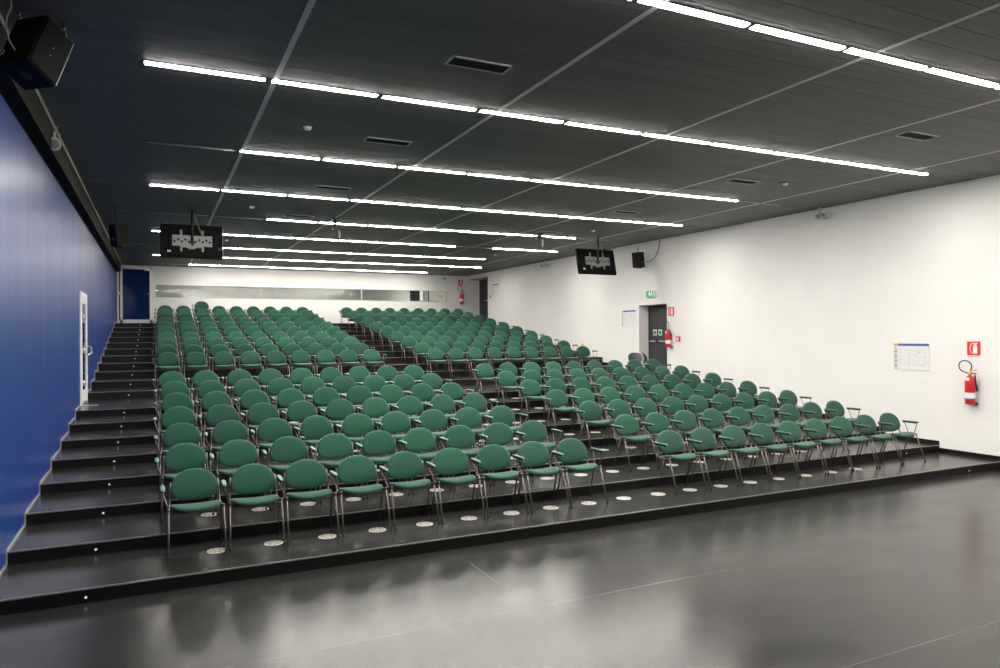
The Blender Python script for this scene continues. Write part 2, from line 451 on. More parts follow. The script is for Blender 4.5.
# ------------------------------------------------------------------ doors
# blue glazed door in the back wall
d = thing('door_1', 'dark blue glazed door with white frame at top of the stairs', 'door', (-0.72, YB, ZT)); d['kind'] = 'structure'
mb = MB()
h = 4.875-ZT
mb.box((-0.598, -0.05, 0), (-0.545, 0.08, h), M_ALUW); mb.box((-0.50, -0.06, 0), (-0.42, 0.08, h), M_ALUW)
mb.box((0.485, -0.06, 0), (0.575, 0.08, h), M_ALUW)
mb.box((-0.50, -0.06, h-0.065), (0.575, 0.08, h), M_ALUW); mb.box((-0.50, -0.06, 0), (0.575, 0.08, 0.165), M_ALUW)
mb.box((-0.545, -0.01, 0), (-0.50, 0.08, h), M_DGREY)
for zz in (0.05, 1.1, h-0.15): mb.box((-0.545, -0.04, zz), (-0.50, 0.0, zz+0.09), M_ALUW)
mb.build('frame', d)
mb = MB(); mb.box((-0.43, -0.02, 0.16), (0.49, 0.0, h-0.06), M_BLUEGLASS); mb.build('glass', d)
mb = MB(); mb.tube([(0.52, -0.06, 1.12), (0.52, -0.11, 1.12), (0.40, -0.11, 1.12)], 0.012, M_ALU); mb.build('handle', d)
mb = MB(); mb.box((0.30, -0.10, h-0.11), (0.50, -0.05, h-0.06), M_ALU, bev=0.005); mb.build('door_closer', d)

# white door in the blue wall at the landing
d = thing('door_2', 'narrow white glazed door in the blue wall beside the landing', 'door', (XL, 16.25, level_z(8))); d['kind'] = 'structure'
mb = MB(); ya, yb_, h = -0.64, 0.66, 2.18; xo = 0.03
mb.box((0.0, ya, 0), (xo, ya+0.20, h), M_ALUW, bev=0.006); mb.box((0.0, yb_-0.16, 0), (xo, yb_, h), M_ALUW, bev=0.006)
mb.box((0.0, ya+0.2, h-0.22), (xo, yb_-0.16, h), M_ALUW, bev=0.006); mb.box((0.0, ya+0.2, 0.04), (xo-0.005, yb_-0.16, 0.26), M_ALUW, bev=0.006)
mb.build('frame', d)
mb = MB(); mb.box((0.003, ya+0.2, 0.26), (0.012, yb_-0.16, h-0.22), M_BLUEGLASS); mb.build('glass', d)
for zz in (0.42, 1.05, 1.70):
    mb = MB(); mb.lathe([(0, -0.05), (0.022, -0.05), (0.022, 0.05), (0, 0.05)], M_ALU, 10, Matrix.Translation((xo+0.01, ya+0.26, zz))); mb.build('hinge', d)
mb = MB(); mb.box((xo, yb_-0.15, 0.93), (xo+0.012, yb_-0.08, 1.19), M_ALU, bev=0.003)
mb.tube([(xo, yb_-0.11, 1.12), (xo+0.07, yb_-0.11, 1.10), (xo+0.085, yb_-0.16, 0.98), (xo+0.075, ya+0.3, 0.96)], 0.014, M_ALU)
mb.build('push_bar', d)
mb = MB(); mb.box((0.0, ya-0.02, 0.0), (0.30, ya+0.05, 0.012), M_ALU); mb.build('threshold', d)

# dark double exit door in the right wall recess
d = thing('door_3', 'dark grey double exit door recessed in the white wall', 'door', (EX, 16.54, level_z(8))); d['kind'] = 'structure'
h = EZ1-level_z(8)-0.02
for nm, a, b in (('leaf', 0.20, 0.625), ('leaf', -0.625, 0.192)):
    mb = MB(); mb.box((0.0, a, 0.01), (0.045, b, h-0.03), M_DGREY, bev=0.004); lf = mb.build(nm, d)
    c = (a+b)/2; w = (b-a)
    pb = MB(); pb.box((-0.05, a+0.04, 1.06), (-0.02, b-0.04, 1.10), M_ALU, bev=0.006)
    pb.box((-0.05, a+0.03, 1.03), (0.0, a+0.08, 1.13), M_DGREY, bev=0.004); pb.box((-0.05, b-0.08, 1.03), (0.0, b-0.03, 1.13), M_DGREY, bev=0.004)
    pb.build('push_bar', lf)
    sg = MB(); e = 0.27 if a > 0 else 0.03
    sg.box((-0.004, e, 1.25), (0.0, e+0.16, 1.42), M_SIGNW); sg.box((-0.006, e+0.02, 1.275), (-0.003, e+0.14, 1.385), M_GRN)
    sg.build('green_label', lf)
mb = MB(); mb.box((-0.02, 0.61, 0), (0.05, 0.635, h), M_DGREY); mb.box((-0.02, -0.635, 0), (0.05, -0.61, h), M_DGREY); mb.box((-0.02, -0.635, h-0.03), (0.05, 0.635, h), M_DGREY)
mb.build('frame', d)

# black door in the far right corner recess
d = thing('door_4', 'black door in the recess at the far right corner', 'door', (BX, 28.95, ZT)); d['kind'] = 'structure'
h = BZ1-ZT-0.01
mb = MB(); mb.box((0, -1.1, 0), (0.05, -0.05, h), M_DARKWOOD, bev=0.004); mb.box((0, -0.03, 0), (0.05, 1.03, h), M_DARKWOOD, bev=0.004); mb.build('leaf', d)
mb = MB(); mb.box((-0.012, -0.045, 0), (0.02, -0.035, h), M_ALU); mb.build('edge_strip', d)  # pale strip stands in for light showing through the door gap
mb = MB(); mb.tube([(0, 0.08, 1.05), (-0.06, 0.08, 1.05), (-0.06, 0.24, 1.05)], 0.014, M_ALU); mb.build('handle', d)

# ------------------------------------------------------------------ chairs
def sgn(v): return -1 if v < 0 else 1
def se(a, b, e, th):
    c, s = math.cos(th), math.sin(th)
    return sgn(c)*a*abs(c)**(2/e), sgn(s)*b*abs(s)**(2/e)
NSEG = 28
def seat_outline():
    o = []
    for i in range(NSEG):
        th = 2*PI*i/NSEG
        u, v = se(0.241, 0.205, 3.0 if math.sin(th) > 0 else 2.75, th)
        o.append((u, v if v < 0 else v*0.9))
    return o
def seat_map(u, v, w):      # v<0 is the front
    z = 0.419 + w - 0.15*(v+0.08)*(1 if v > -0.08 else 0) - (0.6*(v+0.10)**2 if v < -0.10 else 0) + 0.42*u*u
    return (u, 0.285+v, z)
def back_outline():
    o = []
    for i in range(NSEG):
        th = 2*PI*i/NSEG
        if math.sin(th) >= 0: u, v = se(0.230, 0.205, 2.15, th)
        else: u, v = se(0.230, 0.124, 2.5, th)
        o.append((u, v))
    return o
TILT = math.radians(12)
def back_map(u, v, w):      # w grows to the front
    yy = -w - 0.55*u*u + 0.10*0; zz = v
    y = 0.455 + yy*math.cos(TILT) + (zz+0.14)*math.sin(TILT)
    z = 0.583 + zz*math.cos(TILT) - yy*math.sin(TILT)*0.3
    return (u, y, z)
OY = -0.21                      # chair origin sits mid-way between the feet
def sh(p): return (p[0], p[1]+OY, p[2])
def frame_path(s):
    return [sh(p) for p in [(s*0.232, 0.487, 0.655), (s*0.236, 0.468, 0.56), (s*0.240, 0.452, 0.475), (s*0.243, 0.435, 0.440), (s*0.245, 0.40, 0.426), (s*0.252, 0.25, 0.422), (s*0.256, 0.145, 0.436)]]
def add_seat(name, parent):
    mb = MB(); mb.pad(seat_outline(), 0.036, M_GREEN, lambda u, v, w: sh(seat_map(u, v, w))); return mb.build(name, parent)
def add_seat_shell(mb):
    return mb.pad([(u*0.985, v*0.985) for u, v in seat_outline()], 0.014, M_BLACK, lambda u, v, w: sh(tuple(a+b for a, b in zip(seat_map(u, v, w-0.016), (0, 0, 0)))), dome=0.0)
def add_back_shell(mb):
    return mb.pad([(u*0.985, v*0.985) for u, v in back_outline()], 0.012, M_BLACK, lambda u, v, w: sh(back_map(u, v, w-0.013)), dome=0.0)
def add_frame(mb):
    for s in (-1, 1): mb.tube(frame_path(s), 0.0105, M_CHROME)
    mb.tube([sh((-0.252, 0.20, 0.398)), sh((0.252, 0.20, 0.398))], 0.010, M_CHROME)
    mb.tube([sh((-0.246, 0.34, 0.388)), sh((0.246, 0.34, 0.388))], 0.010, M_CHROME)
    for s in (-1, 1):
        mb.lathe([(0, -0.014), (0.014, -0.012), (0.016, 0.0), (0.014, 0.012), (0, 0.014)], M_CHROME, 8, Matrix.Translation(sh((s*0.258, 0.150, 0.443))))
    return mb
def leg_mb(s, front):
    mb = MB()
    top, foot = ((s*0.258, 0.155, 0.440), (s*0.267, 0.0, 0.012)) if front else ((s*0.252, 0.275, 0.423), (s*0.263, 0.425, 0.012))
    mb.tube([sh(top), sh(tuple((a+b)/2 for a, b in zip(top, foot))), sh(foot)], 0.0105, M_CHROME)
    f = Vector(sh(foot)); mb.tube([f+Vector((0,0,0.016)), f+Vector((0,0,-0.012))], 0.0135, M_RUBBER)
    return mb
def arm_pad(mb, xa):
    o = []
    for i in range(16):
        u, v = se(0.0235, 0.155, 3.2, 2*PI*i/16); o.append((u, v))
    mb.pad(o, 0.009, M_PADG, lambda u, v, w: sh((xa+u, 0.285+v, 0.640+w-0.45*max(0, -v-0.115)**1.2)), dome=0.003)
    mb.pad(o, 0.026, M_BLACK, lambda u, v, w: sh((xa+u*0.98, 0.30+v*0.90, 0.614+w)), dome=0.0)
    return mb
def arm_support(mb, xa):
    s = sgn(xa); xb = s*0.268
    mb.tube([sh(p) for p in [(xa, 0.170, 0.620), (xa, 0.180, 0.58), (xb, 0.190, 0.463), (xb, 0.205, 0.432), (xb, 0.25, 0.425), (xb, 0.290, 0.432), (xb, 0.305, 0.463), (xa, 0.385, 0.58), (xa, 0.410, 0.620)]], 0.0075, M_CHROME, 6)
    return mb

GROUPC = 'green chairs on the stepped seating'
def make_chair(full):
    t = thing('auditorium_chair', '-', 'chair', (0, 0, 0), 0, GROUPC)
    s_ = add_seat('seat', t)
    mb = MB(); mb.pad(back_outline(), 0.042, M_GREEN, lambda u, v, w: sh(back_map(u, v, w)), dome=0.020)
    b_ = mb.build('backrest', t)
    mb = MB(); add_seat_shell(mb); o = mb.build('seat_shell', s_); o['label'] = 'black moulded seat underside'
    mb = MB(); add_back_shell(mb); o = mb.build('back_shell', b_); o['label'] = 'black moulded backrest shell'
    add_frame(MB()).build('frame', t)
    for s in (-1, 1):
        leg_mb(s, True).build('leg', t); leg_mb(s, False).build('leg', t)
    a = arm_pad(MB(), -0.310)
    if full:
        a = a.build('armrest', t); arm_support(MB(), -0.310).build('armrest_support', a)
    else:
        arm_support(a, -0.310); a.build('armrest', t)
    return t
def add_right_arm(t, full):
    src = RARM[full]; dup(src, t)

protoF = make_chair(True); protoB = make_chair(False)
# the right-hand armrest of a row's end chair: built once, copied
RARM = {}
a = arm_pad(MB(), 0.304).build('armrest'); arm_support(MB(), 0.304).build('armrest_support', a); RARM[True] = a
a = arm_support(arm_pad(MB(), 0.304), 0.304).build('armrest'); RARM[False] = a

LSH = {1: (0.050, -0.014), 2: (0.004, 0.0), 3: (-0.011, 0), 4: (-0.025, -0.01), 5: (-0.017, 0), 6: (-0.027, -0.01), 7: (-0.055, -0.02), 8: (-0.077, -0.027),
       9: (-0.085, -0.03), 10: (-0.077, -0.03), 11: (-0.066, -0.03), 12: (-0.07, -0.03), 13: (-0.07, -0.03), 14: (-0.058, -0.03), 15: (-0.053, -0.02), 16: (-0.045, -0.02), 17: (-0.035, -0.01)}
RSH = {1: (-0.026, 0.005), 2: (-0.022, -0.005), 3: (0.005, 0), 4: (-0.04, 0), 5: (-0.008, 0), 6: (0, 0), 7: (-0.02, 0), 8: (0.035, 0.01), 9: (0.03, -0.02), 10: (0.02, -0.04)}
PX, X0L, X0R = 0.5883, 0.3023, 6.6968
used = {True: False, False: False}
CH = {}
for r in range(1, 18):
    lv = r if r <= 7 else r+1
    yy = level_y(lv) + 0.591 - OY; zz = level_z(lv) + 0.0015
    full = r <= 7
    for blk in ('left', 'right'):
        sh0, sh1 = (LSH if blk == 'left' else RSH).get(r, (0, 0))
        for c in range(9):
            x = (X0L if blk == 'left' else X0R) + PX*c + sh0 + (sh1-sh0)*c/8
            proto = protoF if full else protoB
            if not used[full]: t = proto; used[full] = True
            else: t = dup(proto)
            t.location = (x + random.uniform(-0.005, 0.005), yy + random.uniform(-0.012, 0.012), zz)
            t.rotation_euler = (0, 0, random.gauss(0, math.radians(1.1)) if (r, blk, c) != (1, 'left', 0) else math.radians(1.0))
            if (r, blk, c) == (1, 'left', 0): t.location.x += 0.004
            if (r, blk, c) == (17, 'left', 2): t.rotation_euler = (0, 0, 0); t.location.x = x
            place = 'blue wall stairs' if blk == 'left' else 'centre aisle'
            rr = r if r <= 7 else r-7
            t['label'] = f"green padded chair, {ORD[c]} from the {place}, {ORD[rr-1]} row of {'lower' if full else 'upper'} {blk} block"
            CH[(r, blk, c)] = t
for (r, blk, c), t in list(CH.items()):
    if c == 8: add_right_arm(t, r <= 7)
for a in RARM.values():
    for ch in list(a.children): bpy.data.objects.remove(ch)
    bpy.data.objects.remove(a)
# the extra chair stacked on the back row
b = CH[(17, 'left', 2)]
t = dup(b); t.location = b.location + Vector((0.005, 0.045, 0.165)); t['label'] = 'green padded chair stacked on top of another in the back row of the left block'
# small yellow tag on a backrest
b = CH[(8, 'right', 8)]
t = thing('paper_tag', 'small yellow tag on top of a green backrest by the white wall', 'tag', (b.location.x-0.02, b.location.y+0.285, b.location.z+0.785))
mb = MB(); mb.box((-0.035, -0.006, -0.01), (0.035, 0.0, 0.07), M_YELLOW, Matrix.Rotation(0.15, 4, 'Y'), bev=0.002)
mb.box((-0.035, -0.006, 0.064), (0.035, 0.04, 0.07), M_YELLOW, Matrix.Rotation(0.15, 4, 'Y'), bev=0.002)
mb.build('folded_card', t)

# two grey shell chairs by the exit door
def shell_chair(loc, rot, label):
    t = thing('shell_chair', label, 'chair', loc, rot, 'grey chairs by the exit door'); t.scale = (0.84, 0.84, 0.92)
    mb = MB(); o = []
    for i in range(24): o.append(se(0.22, 0.21, 2.8, 2*PI*i/24))
    mb.pad(o, 0.016, M_SHELL, lambda u, v, w: (u, v, 0.43+w+0.4*u*u-0.04*v), dome=-0.01); mb.build('seat', t)
    mb = MB(); o = []
    for i in range(24): o.append(se(0.24, 0.16, 2.4, 2*PI*i/24))
    mb.pad(o, 0.014, M_SHELL, lambda u, v, w: (u, 0.25-w-1.4*u*u+0.25*v, 0.68+v), dome=0); mb.build('backrest', t)
    for s in (-1, 1):
        mb = MB(); mb.tube([(s*0.17, 0.20, 0.43), (s*0.17, 0.235, 0.52), (s*0.15, 0.25, 0.62)], 0.012, M_BLACK); mb.build('back_post', t)
        for yy in (-0.17, 0.17):
            mb = MB(); mb.tube([(s*0.17, yy, 0.43), (s*0.21, yy*1.25, 0.0)], 0.012, M_CHROME); mb.build('leg', t)
    return t
shell_chair((11.96, 16.12, level_z(8)+0.003), math.radians(-20), 'dark grey shell chair standing farther left beside the exit door recess')
shell_chair((12.46, 16.12, level_z(8)+0.003), math.radians(60), 'dark grey shell chair turned sideways, nearer to the exit door')

# ------------------------------------------------------------------ ceiling lights
GL = 'ceiling light tubes'
def make_light(lit, far=False):
    t = thing('light_tube', '-', 'light', (0, 0, 0), 0, GL if lit else 'unlit ceiling light tubes')
    mb = MB()
    for y0, y1 in ((-0.052, -0.044), (0.044, 0.052)): mb.box((0.004, y0, -0.005), (LT-0.004, y1, 0.03), M_DGREY)
    for x0, x1 in ((0.004, 0.034), (LT-0.034, LT-0.004)): mb.box((x0, -0.044, -0.010), (x1, 0.044, 0.03), M_DGREY)
    mb.box((0.034, -0.044, 0.012), (LT-0.034, 0.044, 0.02), M_BAR); mb.build('housing', t)
    mb = MB()
    n = 10
    a = [(0.044*math.cos(PI+PI*j/n), -0.003+0.010*math.sin(PI+PI*j/n)) for j in range(n+1)]
    m = (M_TUBEFAR if far else M_TUBE) if lit else M_TUBEOFF
    va = [mb.bm.verts.new((0.036, y, z)) for y, z in a]; vb = [mb.bm.verts.new((LT-0.036, y, z)) for y, z in a]
    for j in range(n): mb.face([va[j], va[j+1], vb[j+1], vb[j]], m, True)
    mb.face(va, m); mb.face(vb, m); mb.face([va[0], va[-1], vb[-1], vb[0]], m)
    mb.build('diffuser', t)
    return t
lit0, far0, off0 = make_light(True), make_light(True, True), make_light(False)
usedl = {}
ROWS = {0: (1.53, range(10), ()), 1: (4.585, range(10), ()), 2: (7.68, range(10), ()), 3: (10.806, range(1, 9), (0, 9)), 4: (13.875, range(10), ()),  # the row overhead is added out of view to brighten the walls
        5: (16.939, range(2, 9), (0, 1, 9)), 6: (19.95, [0,1,2,3,4,5,6,8,9], (7,)), 7: (23.004, range(1, 9), (0, 9)),
        8: (25.93, range(10), ()), 9: (28.96, range(1, 9), (0, 9))}
NAMES = {-1: 'row just behind the viewer', 0: 'added unseen row overhead'}
for r, (y, on, off) in ROWS.items():
    rn = NAMES.get(r, f'{ORD[r-1]} light row' if r > 0 else '')
    for i in range(10):
        lit = i in on
        if not lit and i not in off: continue
        p = (far0 if r >= 7 else lit0) if lit else off0
        if p not in usedl: t = p; usedl[p] = True
        else: t = dup(p)
        t.location = (-0.128 + LT*i, y, ZC-0.001)
        t['label'] = f"{'lit' if lit else 'unlit'} ceiling tube, {ORD[i]} from the blue wall in the {rn}" + (' from the front' if r > 0 else '')
# continuous recessed channel lines from each row to the walls
mb = MB()
for r, (y, on, off) in ROWS.items():
    if r < 1: continue
    for a, b in ((XL+0.19, -0.128), (-0.128+10*LT, XR)):
        mb.box((a, y-0.034, ZC-0.006), (b, y-0.026, ZC+0.004), M_BRKT); mb.box((a, y+0.026, ZC-0.006), (b, y+0.034, ZC+0.004), M_BRKT)
struct(mb, 'trim_7', 'thin grey channel lines running from the light rows to the walls', 'trim')

# ------------------------------------------------------------------ ceiling vents, detectors
def make_vent(label, loc):
    t = thing('ceiling_vent', label, 'vent', loc, 0, 'slot vents in the ceiling')
    w, d_, f = 0.32, 0.115, 0.022
    mb = MB()
    for a, b in (((-w,-d_),(w,-d_+f)), ((-w,d_-f),(w,d_)), ((-w,-d_),(-w+f,d_)), ((w-f,-d_),(w,d_))):
        mb.box((a[0],a[1],-0.010), (b[0],b[1],0.004), M_VENTF)
    mb.build('frame', t)
    mb = MB(); mb.box((-w+f, -d_+f, -0.004), (w-f, d_-f, -0.001), M_DARK)
    for k in range(1, 5):
        yy = -d_+f + (2*d_-2*f)*k/5; mb.box((-w+f, yy-0.004, -0.007), (w-f, yy+0.004, -0.003), M_DARK)
    mb.build('grille', t); return t
VY = [(6.38, 6.21), (9.44, 9.37), (12.84, 12.81), (16.2, 16.2), (19.25, 0)]
for k, y in enumerate(VY):
    for j, x in enumerate((2.86, 9.25)):
        if j == 1 and k == 4: continue
        make_vent(f"slot vent in the ceiling, {ORD[k]} from the front on the {'blue' if j == 0 else 'white'} wall side", (x, y[j], ZC-0.003))
def detector(x, y, label, red=True):
    t = thing('smoke_detector', label, 'detector', (x, y, ZC-0.002), 0, 'smoke detectors on the ceiling')
    mb = MB(); mb.lathe([(0.0, 0.0), (0.062, 0.0), (0.062, -0.012), (0, -0.012)], M_DGREY, 18); mb.build('base', t)
    mb = MB(); mb.lathe([(0.052, -0.012), (0.052, -0.025), (0.042, -0.045), (0.022, -0.055), (0, -0.056)], M_CERAMIC, 18); mb.build('dome', t)
    if red:
        s = 0.13 if x < 5 else -0.13
        mb = MB(); mb.lathe([(0, -0.02), (0.014, -0.018), (0.020, -0.008), (0.022, 0.0)], M_REDLED, 12, Matrix.Translation((s, 0.0, 0))); mb.build('indicator', t)
for i, (x, y) in enumerate(((1.73, 9.17), (1.77, 15.33), (1.74, 20.93))):
    detector(x, y, f'white smoke detector on the ceiling, {ORD[i]} from the front on the blue wall side')
for i, (x, y) in enumerate(((10.02, 9.14), (10.04, 15.33), (10.13, 21.37))):
    detector(x, y, f'white smoke detector on the ceiling, {ORD[i]} from the front on the white wall side')

# ------------------------------------------------------------------ floor vents (round) on the tiers
def make_disc():
    mb = MB()
    R = 0.098
    mb.lathe([(R, 0), (R-0.004, 0.003), (R-0.018, 0.003)], M_DISC, 24)
    # spokes and slots
    ns = 8
    for k in range(ns):
        a0, a1 = 2*PI*k/ns, 2*PI*(k+0.62)/ns
        for (ra, rb) in ((0.028, 0.050), (0.058, 0.080)):
            seg = 3
            for q in range(seg):
                b0 = a0+(a1-a0)*q/seg; b1 = a0+(a1-a0)*(q+1)/seg
                mb.quad([(ra*math.cos(b0), ra*math.sin(b0), 0.0036), (rb*math.cos(b0), rb*math.sin(b0), 0.0036), (rb*math.cos(b1), rb*math.sin(b1), 0.0036), (ra*math.cos(b1), ra*math.sin(b1), 0.0036)], M_SLOT)
    mb.lathe([(R-0.018, 0.003), (0, 0.003)], M_DISC, 24)
    return mb.build('floor_vent')
disc0 = make_disc(); first = True
# vents wholly hidden behind the chairs are left out
SKIP = {(r, k) for r, ks in {3: [0, 1, 2, 5, 6, 7, 9, 10, 15, 16], 4: [0, 1, 2, 5, 6, 7, 13, 16, 17], 5: [1, 2, 5, 6, 7, 8, 13, 16, 17], 6: [1, 2, 5, 8, 9, 14, 17], 7: [1, 2, 3, 4, 5, 6, 7, 8, 9, 10, 13, 14, 15, 17]}.items() for k in ks}
for r in range(1, 8):
    for k in range(18):
        if (r, k) in SKIP: continue
        o = disc0 if first else dup(disc0); first = False
        x = 0.54 + 0.5602*k
        o.location = (x, level_y(r) + 0.665 + random.uniform(-0.01, 0.01), level_z(r)+0.0005)
        o.rotation_euler = (0, 0, random.uniform(0, PI))
        if x < 5.3: lb = f'pale round floor vent by {ORD[round((x-X0L)/PX)]} chair from the stairs, {ORD[r-1]} row, lower left block'
        elif x < 6.5: lb = f"pale round floor vent in the centre aisle, nearer to the {'left' if x < 5.9 else 'right'} block, {ORD[r-1]} step up"
        else: lb = f'pale round floor vent by {ORD[round((x-X0R)/PX)]} chair from the centre aisle, {ORD[r-1]} row, lower right block'
        tag(o, lb, 'vent', 'round floor vents')
# ------------------------------------------------------------------ step lights
def make_led():
    mb = MB()
    M = Matrix.Rotation(PI/2, 4, 'X')
    mb.lathe([(0.016, 0.0), (0.016, 0.004), (0.010, 0.006)], M_NOSE, 12, M); mb.lathe([(0.010, 0.005), (0, 0.007)], M_LED, 12, M)
    return mb.build('step_light')
led0 = make_led(); first = True
for n in range(1, 20):
    o = led0 if first else dup(led0); first = False
    o.location = (-0.572 + 0.0033*n, level_y(n)+0.0, level_z(n) - (0.075 if n <= 8 else 0.085))
    tag(o, f'small lit step light on the {ORD[n-1]} riser of the blue wall stairs', 'light', 'step lights on the stairs')
for n in (1, 2):
    o = dup(led0); o.location = (11.92, level_y(n), level_z(n)-0.08)
    tag(o, f'small lit step light on the {ORD[n-1]} riser near the white wall', 'light', 'step lights on the stairs')

# ------------------------------------------------------------------ televisions seen from behind, empty mounts
def television(x, y, zc, tilt, yaw, label):
    t = thing('television', label, 'television', (x, y, ZC), yaw, 'screens hung from the ceiling')
    T = Matrix.Translation((0, -0.10, zc-ZC)) @ Matrix.Rotation(tilt, 4, 'X')
    mb = MB(); mb.box((-0.615, -0.03, -0.362), (0.615, 0.03, 0.362), M_SCREEN, T, bev=0.012)
    mb.box((-0.46, -0.055, -0.32), (0.52, -0.028, 0.20), M_SCREEN, T, bev=0.012)
    mb.build('cabinet', t)
    mb = MB(); mb.box((-0.585, 0.031, -0.33), (0.585, 0.034, 0.33), mat('screen_glass', (0.01, 0.01, 0.012), 0.08), T); mb.build('screen', t)
    mb = MB(); mb.box((0.605, -0.03, -0.35), (0.616, 0.03, 0.352), M_BRKT, T); mb.box((-0.61, -0.03, 0.352), (0.61, 0.03, 0.36), M_DGREY, T); mb.build('lit_bezel_edge', t)  # right bezel edge coloured paler, as if catching the light
    mb = MB()
    for a, b in ((-0.385, -0.015), (0.025, 0.395)):
        mb.box((a, -0.085, -0.115), (b, -0.075, 0.115), M_BRKT, T)
        for k in range(5):
            xx = a+0.045+0.07*k; zz = 0.02 if k % 2 else -0.02
            mb.lathe([(0.025, 0.0), (0, 0.002)], M_DARK, 8, T @ Matrix.Translation((xx, -0.0855, zz)) @ Matrix.Rotation(PI/2, 4, 'X'))
        for k in range(9):
            xx = a+0.03+0.039*k
            for zz in (0.085, -0.085): mb.box((xx, -0.087, zz-0.006), (xx+0.022, -0.084, zz+0.006), M_GREYT, T)
    mb.box((-0.20, -0.09, -0.145), (0.20, -0.07, -0.105), M_BRKT, T); mb.box((-0.08, -0.10, -0.175), (0.06, -0.07, -0.14), M_BRKT, T)
    mb.build('wall_bracket', t)
    for xx in (-0.21, 0.21):
        mb = MB(); mb.box((xx-0.022, -0.074, -0.225), (xx+0.022, -0.056, 0.235), M_BRKT, T, bev=0.004); mb.build('bracket_arm', t)
    mb = MB(); mb.tube([(0, -0.02, 0.0), (0, -0.13, -0.06), (0, -0.215, zc-ZC-0.09)] if False else [(0, -0.20, 0.0), (0, -0.20, zc-ZC-0.03)], 0.027, M_BLACK, 12)
    mb.box((-0.09, -0.29, -0.012), (0.09, -0.11, 0.0), M_BLACK)
    mb.box((-0.05, -0.20, zc-ZC-0.06), (0.05, -0.08, zc-ZC), M_BLACK)
    mb.build('ceiling_pole', t)
    mb = MB(); mb.tube([(0.04, -0.19, -0.10), (0.08, -0.19, -0.20), (0.18, -0.20, zc-ZC+0.17), (0.22, -0.19, zc-ZC+0.10)], 0.007, M_GREYT, 6); mb.build('cable', t)
    mb = MB()
    for k in range(5): mb.tube([(0.30+0.05*k, -0.14, zc-ZC-0.12-0.02*(k % 2)), (0.33+0.05*k, -0.15, zc-ZC-0.19+0.015*k), (0.37+0.05*k, -0.14, zc-ZC-0.18)], 0.006, M_GREYT, 5)
    mb.box((-0.48, -0.062, -0.25), (-0.41, -0.054, -0.21), M_LGREY, T); mb.build('connector', t)
    return t
television(0.684, 16.62, 4.318, math.radians(-4), 0.0, 'black flat screen seen from behind, hanging nearer to the blue wall')
television(10.93, 16.66, 4.285, math.radians(-13), math.radians(0), 'black flat screen seen from behind, hanging nearer to the white wall')
def mount(x, y, half, drop, label):
    t = thing('television_mount', label, 'mount', (x, y, ZC), 0, 'empty ceiling mounts')
    mb = MB(); mb.tube([(0, 0, 0), (0, 0, -drop)], 0.028, M_BLACK, 12); mb.box((-0.09, -0.09, -0.012), (0.09, 0.09, 0), M_BLACK); mb.build('pole', t)
    mb = MB(); mb.box((-half, -0.05, -drop-0.025), (half, 0.05, -drop+0.015), M_BLACK, bev=0.004); mb.box((-0.06, -0.06, -drop-0.05), (0.06, 0.06, -drop+0.02), M_BLACK); mb.build('crossbar', t)
    mb = MB(); mb.tube([(0.03, -0.03, -drop), (0.07, -0.04, -drop-0.06), (0.10, -0.04, -drop-0.10)], 0.010, M_LGREY, 6)
    mb.box((0.07, -0.06, -drop-0.20), (0.12, -0.02, -drop-0.10), M_BRKT, bev=0.004); mb.tube([(0.095, -0.04, -drop-0.2), (0.085, -0.04, -drop-0.27)], 0.010, M_LGREY, 6); mb.build('cable', t)
    return t
mount(3.67, 16.25, 0.30, 0.205, 'empty black screen mount with dangling cable, nearer to the blue wall')
mount(9.13, 16.55, 0.20, 0.085, 'short empty black screen mount with dangling cable, nearer to the white wall')

CABLE = [(-1.015, 6.68, 4.956), (-1.015, 6.68, 4.894), (-1.042, 6.68, 4.826), (-1.049, 6.68, 4.739), (-1.03, 6.68, 4.641), (-0.991, 6.68, 4.569)]
# ------------------------------------------------------------------ loudspeakers
def speaker_box(t, w, l, h):
    """w along x (front baffle faces +x), l along y, h along z; wedge-backed cabinet"""
    mb = MB()
    mb.box((-w/2, -l/2, -h/2), (w/2, l/2, h/2), M_SPK, bev=0.012); mb.build('cabinet', t)
    mb = MB(); mb.box((w/2-0.002, -l/2+0.012, -h/2+0.012), (w/2+0.010, l/2-0.012, h/2-0.012), M_SPKG, bev=0.004)
    mb.build('grille', t)
t = thing('loudspeaker', 'large black loudspeaker hung on chains above the blue wall', 'loudspeaker', (-0.875, 6.85, 4.625), 0, 'black loudspeakers')
t.rotation_euler = (-0.463, -0.042, -0.618)
speaker_box(t, 0.287, 0.297, 0.491)
mb = MB(); mb.box((0.152, 0.139, -0.24), (0.157, 0.146, 0.24), M_BRKT); mb.build('edge_strip', t)
mb = MB()
for zz in (0.03, -0.05): mb.lathe([(0.006, 0), (0, 0.004)], M_BRKT, 8, Matrix.Translation((0.154, 0.0, zz)) @ Matrix.Rotation(PI/2, 4, 'Y'))
mb.build('screw', t)
mb = MB(); mb.lathe([(0.05, 0), (0.042, 0.006), (0.01, 0.01), (0, 0.01)], M_BLACK, 16, Matrix.Translation((0, 0, -0.246)) @ Matrix.Rotation(PI, 4, 'X')); mb.build('port', t)
Ri = Euler(t.rotation_euler).to_matrix().inverted()
def loc_(p): return Ri @ (Vector(p) - Vector(t.location))
for p0 in ((-0.11, -0.13, 0.22), (0.10, 0.13, 0.22)):
    w0 = Euler(t.rotation_euler).to_matrix() @ Vector(p0) + Vector(t.location)
    mb = MB(); pts = [w0 + (Vector((w0.x-0.02, w0.y, ZC)) - w0)*k/6 for k in range(7)]
    mb.tube([loc_(p) for p in pts], 0.006, M_DGREY, 6)
    for k, p in enumerate(pts[1:-1]): mb.box(loc_(p)-Vector((0.012, 0.006, 0.014)), loc_(p)+Vector((0.012, 0.006, 0.014)), M_ALU if k % 2 else M_DGREY)
    mb.build('chain', t)
